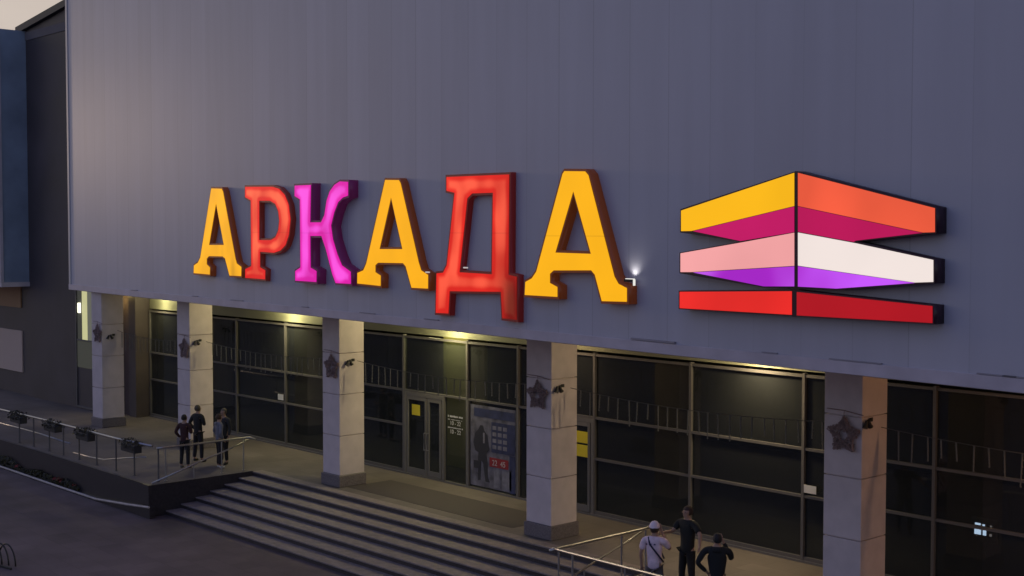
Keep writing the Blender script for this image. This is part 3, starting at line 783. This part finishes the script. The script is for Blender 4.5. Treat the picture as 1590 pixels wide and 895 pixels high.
gl_ = ['first and second columns', 'second and third columns', 'third and fourth columns', 'fourth and fifth columns', 'fifth column and the right edge']
for i in range(5): garland(colx[i][1] + .04, colx[i + 1][0] - .04, 'unlit icicle garland strung between the ' + gl_[i])

# stars and twin spotlights on the columns
def star(x, y, z, s, label):
    e = empty('star_ornament', (x, y, z), label=label, cat='star ornament', group='brown twig stars on the columns')
    pts = []
    for k in range(10):
        a = math.pi / 2 + k * math.pi / 5; r_ = s if k % 2 == 0 else s * .60
        pts.append(Vector((math.cos(a) * r_, 0, math.sin(a) * r_)))
    bm = bmesh.new()
    for k in range(10):
        p, q = pts[k], pts[(k + 1) % 10]
        for rep in range(4):
            P = []
            for j in range(5): P.append(p.lerp(q, j / 4) + Vector([random.uniform(-.022, .022) for _ in range(3)]))
            tube(bm, P, .011, 4)
    for k in range(5):
        for rep in range(3):
            P = [pts[2 * k].lerp(pts[(2 * k + 4) % 10], j / 4) + Vector([random.uniform(-.03, .03) for _ in range(3)]) for j in range(5)]
            tube(bm, P, .010, 4)
    obj('frame', bm, M['wire'], e)
    bm = bmesh.new()
    for i in range(420):
        k = random.randrange(10); c = pts[k].lerp(pts[(k + 1) % 10], random.random()).lerp(Vector((0, 0, 0)), random.random() ** 2 * .65) + Vector([random.uniform(-.03, .03) for _ in range(3)])
        n_ = Vector((random.uniform(-1, 1), -1, random.uniform(-1, 1))).normalized(); t = n_.orthogonal().normalized(); t.rotate(Matrix.Rotation(random.uniform(0, 6), 3, n_)); q = n_.cross(t); L = random.uniform(.025, .05)
        bm.faces.new([bm.verts.new(c + t * L), bm.verts.new(c + q * L * .4), bm.verts.new(c - t * L), bm.verts.new(c - q * L * .4)])
    obj('twigs', bm, M['wire'], e)
    bm = bmesh.new(); tube(bm, [(0, 0, s), (0, .01, s + .12)], .008, 4); tube(bm, [(-.4, .03, s + .12), (0, .0, s + .12), (.42, .01, s + .06)], .009, 4); obj('hanging_wire', bm, M['wire'], e)
def spot_pair(x, y, z, label):
    e = empty('twin_spotlight', (x, y, z), label=label, cat='spotlight', group='twin spotlights on the columns'); e.scale = (.62, .62, .62)
    bm = bmesh.new(); tube(bm, [(-.02, .26, .0), (.04, .02, .02), (.04, -.02, .0)], .016, 6); box(bm, -.01, .02, .18, .34, -.06, .06); obj('bracket', bm, M['black'], e)
    for sx, rx in ((.02, -18), (.02, 22)):
        bm = bmesh.new(); m_ = Matrix.Translation((.05, .10 if rx > 0 else -.10, -.11)) @ Matrix.Rotation(R(rx * 1.4), 4, 'X')
        bmesh.ops.create_cone(bm, cap_ends=True, segments=12, radius1=.075, radius2=.045, depth=.22, matrix=m_)
        bmesh.ops.create_cone(bm, cap_ends=True, segments=12, radius1=.085, radius2=.085, depth=.03, matrix=m_ @ Matrix.Translation((0, 0, -.11)))
        obj('lamp_head', bm, M['black'], e)
nm = ['first', 'second', 'third', 'fourth', 'fifth']
for i, (px, py, s) in enumerate(((151, 518, .34), (286, 541, .34), (514, 569, .35), (834, 613, .35), (1310, 674, .35))):
    x, z = on_y(px, py, 21.53)
    star(x, 21.53, z - .02, s, 'brown twig star on the front of the %s column from the left' % nm[i])
for i, (px, py) in enumerate(((170, 523), (304, 532), (541, 563), (866, 604), (1345, 658))):
    y = 21.95 if i != 4 else 21.62
    g = ray(px, py); x = colx[i][1] + .03; t = x / g.x
    yy = min(max(g.y * t, 21.5), 22.4)
    spot_pair(x, yy, EYE + g.z * t + .06, 'pair of black spotlights on the right side of the %s column from the left' % nm[i])

# ------------------------------------------------------------------ notices and poster on the glass
def card(name, x0, x1, z0, z1, m, label, cat, group=None, yy=GL - .11):
    bm = bmesh.new(); box(bm, x0, x1, yy - .006, yy, z0, z1)
    o = obj(name, bm, m); me = o.data
    c = Vector(((x0 + x1) / 2, yy, z0))
    for v in me.vertices: v.co -= c
    o.location = c
    return tag(o, label, cat, group)
gy = 'yellow square stickers on the door glass'
card('sticker', -31.10, -30.72, 1.83, 2.15, M['yellow'], 'yellow square sticker on the left entrance door', 'sticker', gy, GL - .057)
card('sticker', -24.14, -23.72, 1.85, 2.15, M['yellow'], 'upper yellow square sticker on the door behind the fourth column', 'sticker', gy, GL - .087)
card('sticker', -24.14, -23.72, 1.49, 1.80, M['yellow'], 'lower yellow square sticker on the door behind the fourth column', 'sticker', gy, GL - .087)
card('notice', -38.42, -38.08, 1.58, 1.78, M['paper'], 'small white notice on the glass between the second and third columns', 'notice')
n_ = card('notice', -17.02, -16.70, 1.585, 1.76, M['paper'], 'small white notice on the glass left of the fifth column', 'notice')
# opening hours in white vinyl
e = empty('opening_hours', (-29.1, GL - .04, 1.2), label='white lettering of opening hours on the glass beside the doors', cat='lettering')
M['vinyl'] = mat('white_vinyl', (.75, .75, .75), .6)
bm = bmesh.new()
def words(bm, x0, x1, z0, z1, y, n):
    x = x0
    while x < x1:
        w_ = random.uniform(.025, .045); 
        box(bm, x, min(x + w_, x1), y - .004, y, z0 + random.uniform(0, .012), z1 - random.uniform(0, .012)); x += w_ + (.012 if random.random() < .8 else .05)
for z0, z1 in ((.74, .80), (.66, .69), (.42, .46)): words(bm, -.33, .33, z0, z1, 0, 9)
obj('text_line', bm, M['vinyl'], e)
def text(body, size, x, y, z, m, parent, name='digits'):
    cu_ = bpy.data.curves.new(name, 'FONT'); cu_.body = body; cu_.size = size; cu_.extrude = .002; cu_.align_x = 'CENTER'
    t = bpy.data.objects.new('t', cu_); C.objects.link(t); dg = bpy.context.evaluated_depsgraph_get(); dg.update()
    me = bpy.data.meshes.new_from_object(t.evaluated_get(dg)); bpy.data.objects.remove(t); me.materials.clear(); me.materials.append(m)
    o = bpy.data.objects.new(name, me); C.objects.link(o); o.parent = parent; o.location = (x, y, z); o.rotation_euler = (R(90), 0, 0); return o
text('10 - 22', .17, 0, 0, .52, M['vinyl'], e); text('10 - 22', .17, 0, 0, .27, M['vinyl'], e)
# window poster
e = empty('window_poster', (-27.45, GL - .06, 0), label='tall blue-grey window poster with a dark standing figure and a red banner', cat='poster')
bm = bmesh.new(); box(bm, -.95, .95, 0, .006, .12, 2.42); 
pm = mat('poster_print', (.14, .14, .185), .5, noise=(3.5, .6)); obj('print', bm, pm, e)
navy = mat('poster_navy', (.035, .045, .12), .5, noise=(4, .4)); dk = mat('poster_black', (.03, .032, .045), .5); rd = mat('poster_red', (.30, .02, .03), .5); wt = mat('poster_pale', (.20, .20, .25), .5, noise=(6, .3))
bm = bmesh.new(); box(bm, -.05, .92, -.004, -.001, 1.15, 2.0); box(bm, -.8, .9, -.004, -.001, 2.1, 2.34); obj('print_block', bm, navy, e)
bm = bmesh.new()
for r_ in range(4):
    for c_ in range(3): box(bm, .0 + c_ * .22, .16 + c_ * .22, -.008, -.005, 1.25 + r_ * .18, 1.36 + r_ * .18)
obj('print_grid', bm, wt, e)
for a, b in ((.05, .30), (.40, .78)):
    bm = bmesh.new(); box(bm, a, b, -.004, -.001, .17, .72); obj('print_photo', bm, wt, e)
bm = bmesh.new()
body = [(-.74, 1.12), (-.82, 1.34), (-.74, 1.62), (-.60, 1.74), (-.52, 1.86), (-.40, 1.86), (-.36, 1.72), (-.22, 1.60), (-.14, 1.2), (-.26, 1.08), (-.22, .86), (-.20, .42), (-.12, .28), (-.30, .28), (-.40, .8), (-.48, .86), (-.52, .30), (-.62, .28), (-.62, .9), (-.60, 1.08)]
obj('print_figure', poly_mesh([body], -.006, -.001), dk, e)
bm = bmesh.new(); box(bm, -.80, -.52, -.012, -.007, .62, .84); obj('print_case', bm, dk, e)
bm = bmesh.new(); box(bm, .70, .93, -.004, -.001, .10, 1.14); obj('print_stripe', bm, navy, e)
bm = bmesh.new(); box(bm, -.40, -.33, -.010, -.007, 1.36, 1.66); obj('print_shirt', bm, wt, e)
bm = bmesh.new(); box(bm, -.12, .66, -.011, -.005, .74, 1.0); obj('print_banner', bm, rd, e)
text('22  45', .22, .27, -.014, .79, mat('poster_white', (.55, .5, .5), .5), e)
# lit screen inside the glass at the far right
e = empty('shop_screen', (*on_y(1527, 824, GL + .2)[:1], GL + .2, 1.0), label='small lit bluish screen behind the dark glass at the lower right', cat='screen')
zz = on_y(1527, 824, GL + .2)[1] - 1.0
bm = bmesh.new(); box(bm, -.28, .28, .02, .06, zz - .25, zz + .25, .01); box(bm, -.03, .03, .03, .06, -.97, zz - .25); obj('screen_case', bm, M['black'], e)
sc_ = mat('screen_glow', (.1, .1, .1), .4, emit=lin(190, 205, 235), emit_s=1.6)
bm = bmesh.new(); box(bm, -.2, -.06, .012, .018, zz - .1, zz + .02); box(bm, -.02, .05, .012, .018, zz - .1, zz + .02); box(bm, -.19, -.07, .012, .018, zz + .09, zz + .13); box(bm, -.03, .02, .012, .018, zz + .07, zz + .12); obj('screen_glow', bm, sc_, e)
bm = bmesh.new(); box(bm, .12, .17, .012, .018, zz - .1, zz - .05); box(bm, .13, .17, .012, .018, zz + .07, zz + .12); obj('screen_icons', bm, mat('icon_glow', (.1, .1, .1), .4, emit=lin(120, 110, 110), emit_s=1), e)

# ------------------------------------------------------------------ bicycle rack at the lower left corner
bx_, by_ = on_z(0, 880, GZ)
e = empty('bicycle_rack', (bx_, by_, GZ), R(10), label='dark hooped bicycle rack on the plaza at the lower left corner', cat='bicycle rack')
for k in range(5):
    bm = bmesh.new(); x = -.9 + k * .22
    tube(bm, [(x + .38 * math.sin(t) + .1 * 0, .25 * math.cos(t * 0) - .25 + k * .05, .02 + .50 * math.cos(t)) for t in [-math.pi / 2 + math.pi * j / 14 for j in range(15)]], .022, 6)
    obj('hoop', bm, M['black'], e, smooth=True)
bm = bmesh.new(); box(bm, -1.4, .5, -.03, .02, .0, .05, .008); obj('base_rail', bm, M['black'], e)

# ------------------------------------------------------------------ people
def skin_obj(name, verts, edges, radii, m, parent, root=0, sub=2):
    me = bpy.data.meshes.new(name); me.from_pydata(verts, edges, []); me.update()
    o = bpy.data.objects.new(name, me); C.objects.link(o)
    md = o.modifiers.new('skin', 'SKIN'); md.use_smooth_shade = True
    sv = me.skin_vertices[0].data
    for i, r_ in enumerate(radii): sv[i].radius = (r_, r_) if not isinstance(r_, tuple) else r_; sv[i].use_root = (i == root)
    sb = o.modifiers.new('sub', 'SUBSURF'); sb.levels = sub; sb.render_levels = sub
    dg = bpy.context.evaluated_depsgraph_get(); dg.update()
    me2 = bpy.data.meshes.new_from_object(o.evaluated_get(dg))
    bpy.data.objects.remove(o); bpy.data.meshes.remove(me)
    me2.materials.clear(); me2.materials.append(m)
    for p in me2.polygons: p.use_smooth = True
    o = bpy.data.objects.new(name, me2); C.objects.link(o); o.parent = parent
    return o
SKIN = mat('skin', (.36, .22, .16), .6)
def chain(groups):
    """groups: list of lists of (point, radius); first point of each later list may be an index into the mesh"""
    V, E, Rr = [], [], []
    for g in groups:
        prev = None
        for it in g:
            if isinstance(it, int): prev = it; continue
            V.append(it[0]); Rr.append(it[1]); i = len(V) - 1
            if prev is not None: E.append((prev, i))
            prev = i
    return V, E, Rr
def person(x, y, z, face, H=1.75, top=(.02, .02, .02), legs=(.015, .015, .02), shoes=(.02, .02, .02), hair=(.03, .02, .015), arms=('down', 'down'),
           label='', cap=None, sleeves='long', shorts=False, wide=1.0, stance=.11, group=None, hood=False, head_turn=0, bag=None, skirt=0):
    """face: heading in degrees, 0 looks towards -y; body faces local -y"""
    e = empty('person', (x, y, z), R(face), label=label, cat='person', group=group)
    k = H / 1.75; S = lambda p: (p[0] * k, p[1] * k, p[2] * k)
    hip, kn, an = .93, .50, .085; sh = 1.44
    def arm(side, mode):
        s = side * 1.0; a = (s * .185 * wide, .0, sh - .03)
        if mode == 'down': return a, (s * .245 * wide, .02, 1.15), (s * .25 * wide, -.05, .90)
        if mode == 'pocket': return a, (s * .29 * wide, .07, 1.17), (s * .20, -.06, .97)
        if mode == 'fold': return a, (s * .25, -.04, 1.16), (s * .02, -.22, 1.20)
        if mode == 'phone': return a, (s * .24, -.10, 1.17), (s * .08, -.30, 1.40)
        if mode == 'face': return a, (s * .27, -.16, 1.22), (s * .10, -.17, 1.56)
        if mode == 'out': return a, (s * .40, -.06, 1.26), (s * .52, -.20, 1.12)
        if mode == 'forward': return a, (s * .26, -.14, 1.24), (s * .20, -.42, 1.27)
    # body: pelvis root, spine, neck, head, arms, legs in one continuous skin
    G = [[(S((0, 0, hip)), (.13 * k, .10 * k)), (S((0, .005, 1.12)), (.12 * k, .09 * k)), (S((0, .01, 1.32)), (.145 * k * wide, .10 * k)), (S((0, .01, sh)), (.09 * k, .07 * k)), (S((0, 0, 1.52)), (.052 * k, .055 * k)), (S((0, -.015, 1.60)), (.068 * k, .078 * k)), (S((0, -.01, 1.67)), (.072 * k, .088 * k)), (S((0, 0, 1.715)), (.05 * k, .06 * k))]]
    G.append([5, (S((0, -.098, 1.625)), .012 * k), (S((0, -.112, 1.612)), .009 * k)])     # nose
    for s in (-1, 1): G.append([6, (S((s * .078, .01, 1.645)), .014 * k)])                 # ears
    hands = []
    for s, mode in ((-1, arms[0]), (1, arms[1])):
        a, b, c = arm(s, mode)
        G.append([3, (S(a), .052 * k), (S(b), .040 * k), (S(c), .027 * k)])
        hands.append((Vector(S(b)), Vector(S(c)), s))
    for s in (-1, 1):
        G.append([0, (S((s * .09, 0, hip - .06)), .085 * k), (S((s * stance, -.015, kn)), .055 * k), (S((s * stance * 1.15, .01, an)), .038 * k), (S((s * stance * 1.25, -.11, .035)), .034 * k)])
    V, E, Rr = chain(G)
    # hands: a palm chain with five short finger chains rooted in it
    for eb, wr, s in hands:
        d = (wr - eb).normalized(); side = d.cross(Vector((0, 1, 0)) if abs(d.y) < .9 else Vector((1, 0, 0))).normalized()
        wi = min(range(len(V)), key=lambda i: (Vector(V[i]) - wr).length)
        V.append(tuple(wr + d * .06 * k)); Rr.append(.026 * k); E.append((wi, len(V) - 1)); pi_ = len(V) - 1
        cr_ = d.cross(side)
        for j, (o_, L) in enumerate(((-.030, .070), (-.010, .080), (.010, .076), (.030, .060))):
            b0 = wr + d * .095 * k + side * o_ * k; b1 = b0 + d * L * .55 * k; b2 = b1 + (d * .8 + cr_ * .5).normalized() * L * .45 * k
            n0 = len(V)
            V += [tuple(b0), tuple(b1), tuple(b2)]; Rr += [.0095 * k, .0085 * k, .007 * k]; E += [(pi_, n0), (n0, n0 + 1), (n0 + 1, n0 + 2)]
        t0 = wr + d * .05 * k + side * (-.034) * k; t1 = t0 + (d * .6 - side * .8).normalized() * .045 * k; n0 = len(V)
        V += [tuple(t0), tuple(t1)]; Rr += [.011 * k, .008 * k]; E += [(pi_, n0), (n0, n0 + 1)]
    skin_obj('body', V, E, Rr, SKIN, e, 0)
    # eyes
    bm = bmesh.new()
    for s in (-1, 1): bmesh.ops.create_uvsphere(bm, u_segments=8, v_segments=6, radius=.008 * k, matrix=Matrix.Translation(S((s * .03, -.090, 1.65))))
    obj('eyes', bm, M['black'], e, smooth=True)
    # top
    mt = mat('cloth_top', top, .85, noise=(9, .18), bump=(14, .35))
    G = [[(S((0, 0, hip - .12)), (.165 * k, .135 * k)), (S((0, 0, hip + .04)), (.152 * k, .125 * k)), (S((0, .005, 1.12)), (.142 * k * wide, .115 * k)), (S((0, .01, 1.32)), (.165 * k * wide, .122 * k)), (S((0, .01, sh + .005)), (.105 * k, .085 * k)), (S((0, .006, 1.495)), (.064 * k, .064 * k))]]
    for s, mode in ((-1, arms[0]), (1, arms[1])):
        a, b, c = arm(s, mode)
        if sleeves == 'long': G.append([4, (S(a), .074 * k), (S(b), .056 * k), (S(Vector(b).lerp(Vector(c), .93)), .042 * k)])
        else: G.append([4, (S(a), .080 * k), (S(Vector(a).lerp(Vector(b), .78)), .066 * k)])
    V, E, Rr = chain(G); skin_obj('top', V, E, Rr, mt, e, 0)
    if hood:
        V, E, Rr = chain([[(S((-.08, .09, 1.45)), .05 * k), (S((0, .12, 1.44)), .06 * k), (S((.08, .09, 1.45)), .05 * k)]]); skin_obj('hood', V, E, Rr, mt, e, 1)
    # trousers
    ml = mat('cloth_legs', legs, .85, noise=(9, .2), bump=(12, .3))
    end = .52 if shorts else .11
    G = [[(S((0, 0, hip + .06)), (.145 * k, .115 * k))]]
    for s in (-1, 1):
        kneep = (s * stance, -.015, kn)
        L_ = [0, (S((s * .088, 0, hip - .07)), .100 * k), (S(kneep), (.085 if shorts else .070) * k)]
        if not shorts: L_.append((S((s * stance * 1.15, .01, end)), .056 * k))
        G.append(L_)
    V, E, Rr = chain(G); skin_obj('trousers', V, E, Rr, ml, e, 0)
    ms = mat('shoe', shoes, .5)
    for s in (-1, 1):
        V, E, Rr = chain([[(S((s * stance * 1.15, .04, .05)), .046 * k), (S((s * stance * 1.2, -.06, .045)), .044 * k), (S((s * stance * 1.28, -.15, .036)), .034 * k)]]); skin_obj('shoe', V, E, Rr, ms, e, 1)
    # hair / cap
    mh = mat('hair', hair, .7, bump=(60, .6))
    def dome(name, c, r, m, zcut, par, ycut=None):
        bm = bmesh.new(); bmesh.ops.create_uvsphere(bm, u_segments=18, v_segments=12, radius=1)
        for v in bm.verts: v.co = Vector((v.co.x * r[0], v.co.y * r[1], v.co.z * r[2])) * k + Vector(S(c)) + Vector([random.uniform(-.004, .004) for _ in range(3)])
        kill = [v for v in bm.verts if v.co.z < zcut * k or (ycut is not None and v.co.y < ycut * k and v.co.z < (zcut + .10) * k)]
        bmesh.ops.delete(bm, geom=kill, context='VERTS')
        return obj(name, bm, m, par, smooth=True)
    dome('hair', (0, .014, 1.655), (.088, .104, .108), mh, 1.565, e, ycut=-.045)
    if cap:
        mc = mat('cap_cloth', cap, .8)
        c_ = dome('cap', (0, .010, 1.672), (.104, .120, .125), mc, 1.66, e)
        bm = bmesh.new(); n = 9
        lo_ = []; hi_ = []
        for j in range(n):
            t = math.pi * j / (n - 1); p = S((.075 * math.cos(t), -.07 - .11 * math.sin(t), 1.685 - .015 * math.sin(t)))
            lo_.append(bm.verts.new(p)); hi_.append(bm.verts.new((p[0], p[1], p[2] + .012)))
        bm.faces.new(lo_[::-1]); bm.faces.new(hi_)
        for j in range(n): bm.faces.new((lo_[j], lo_[(j + 1) % n], hi_[(j + 1) % n], hi_[j]))
        b_ = obj('peak', bm, mc); b_.parent = c_
    if bag:
        mb = mat('strap', bag, .7)
        P = [(-.175, -.02, 1.0), (-.17, .10, 1.08), (-.07, .145, 1.22), (.06, .135, 1.36), (.10, .07, 1.475), (.10, -.02, 1.49), (.06, -.12, 1.40), (-.06, -.15, 1.22), (-.17, -.09, 1.05)]
        bm = bmesh.new(); tube(bm, [S(p) for p in P], .017 * k, 6); obj('strap', bm, mb, e, smooth=True)
    return e
def at0(px, py): return on_z(px, py, 0)
# group of four by the left railing
a = at0(287, 727); person(*a, 0, 205, 1.66, top=(.045, .016, .018), legs=(.016, .016, .02), shoes=(.12, .12, .12), hair=(.02, .015, .012), arms=('fold', 'pocket'), wide=1.05, stance=.12, label='person in a dark red top and black trousers, furthest left of the four')
a = at0(308, 717); person(*a, 0, 190, 1.80, top=(.018, .017, .018), legs=(.02, .018, .022), hair=(.07, .055, .04), arms=('fold', 'pocket'), wide=1.12, stance=.15, label='tall person in a black jacket standing before the second column')
a = at0(341, 727); person(*a, 0, 170, 1.68, top=(.17, .17, .20), legs=(.014, .013, .018), shoes=(.5, .5, .5), hair=(.06, .03, .015), arms=('pocket', 'pocket'), wide=1.08, stance=.085, hood=True, label='person in a light grey hoodie with white shoes beside the railing')
a = at0(348, 721); person(*a, 0, 20, 1.76, top=(.03, .03, .035), legs=(.014, .013, .016), hair=(.10, .08, .06), arms=('down', 'down'), wide=.95, stance=.09, label='person in dark clothes half hidden behind the grey hoodie')
# three people at the right railing
wp = person(-16.75, 19.0, 0, 205, 1.74, top=(.74, .58, .66), legs=(.10, .085, .09), shoes=(.4, .4, .4), hair=(.05, .03, .02), cap=(.75, .62, .68), arms=('face', 'down'), sleeves='short', wide=1.1, label='person in a white cap and white T-shirt with a dark cross-body strap', bag=(.012, .012, .04), shorts=True)
bm = bmesh.new(); words(bm, -.13, .11, 1.335, 1.375, 0, 6)
for v in bm.verts: v.co = Vector((-v.co.x, .150 - v.co.y * 0 + (0 if v.co.y > -.002 else .004), v.co.z))
obj('shirt_print', bm, mat('navy_print', (.02, .02, .08), .7), wp)
person(-17.02, 20.3, 0, 355, 1.84, top=(.012, .013, .013), legs=(.012, .012, .013), hair=(.04, .02, .018), arms=('forward', 'out'), sleeves='short', wide=1.18, stance=.13, label='tall person all in black between the white T-shirt and the black jacket')
person(-15.50, 19.35, 0, 215, 1.70, top=(.010, .012, .014), legs=(.012, .012, .014), hair=(.012, .012, .016), arms=('face', 'pocket'), wide=1.3, hood=True, label='person in a bulky black jacket raising a hand, furthest right')
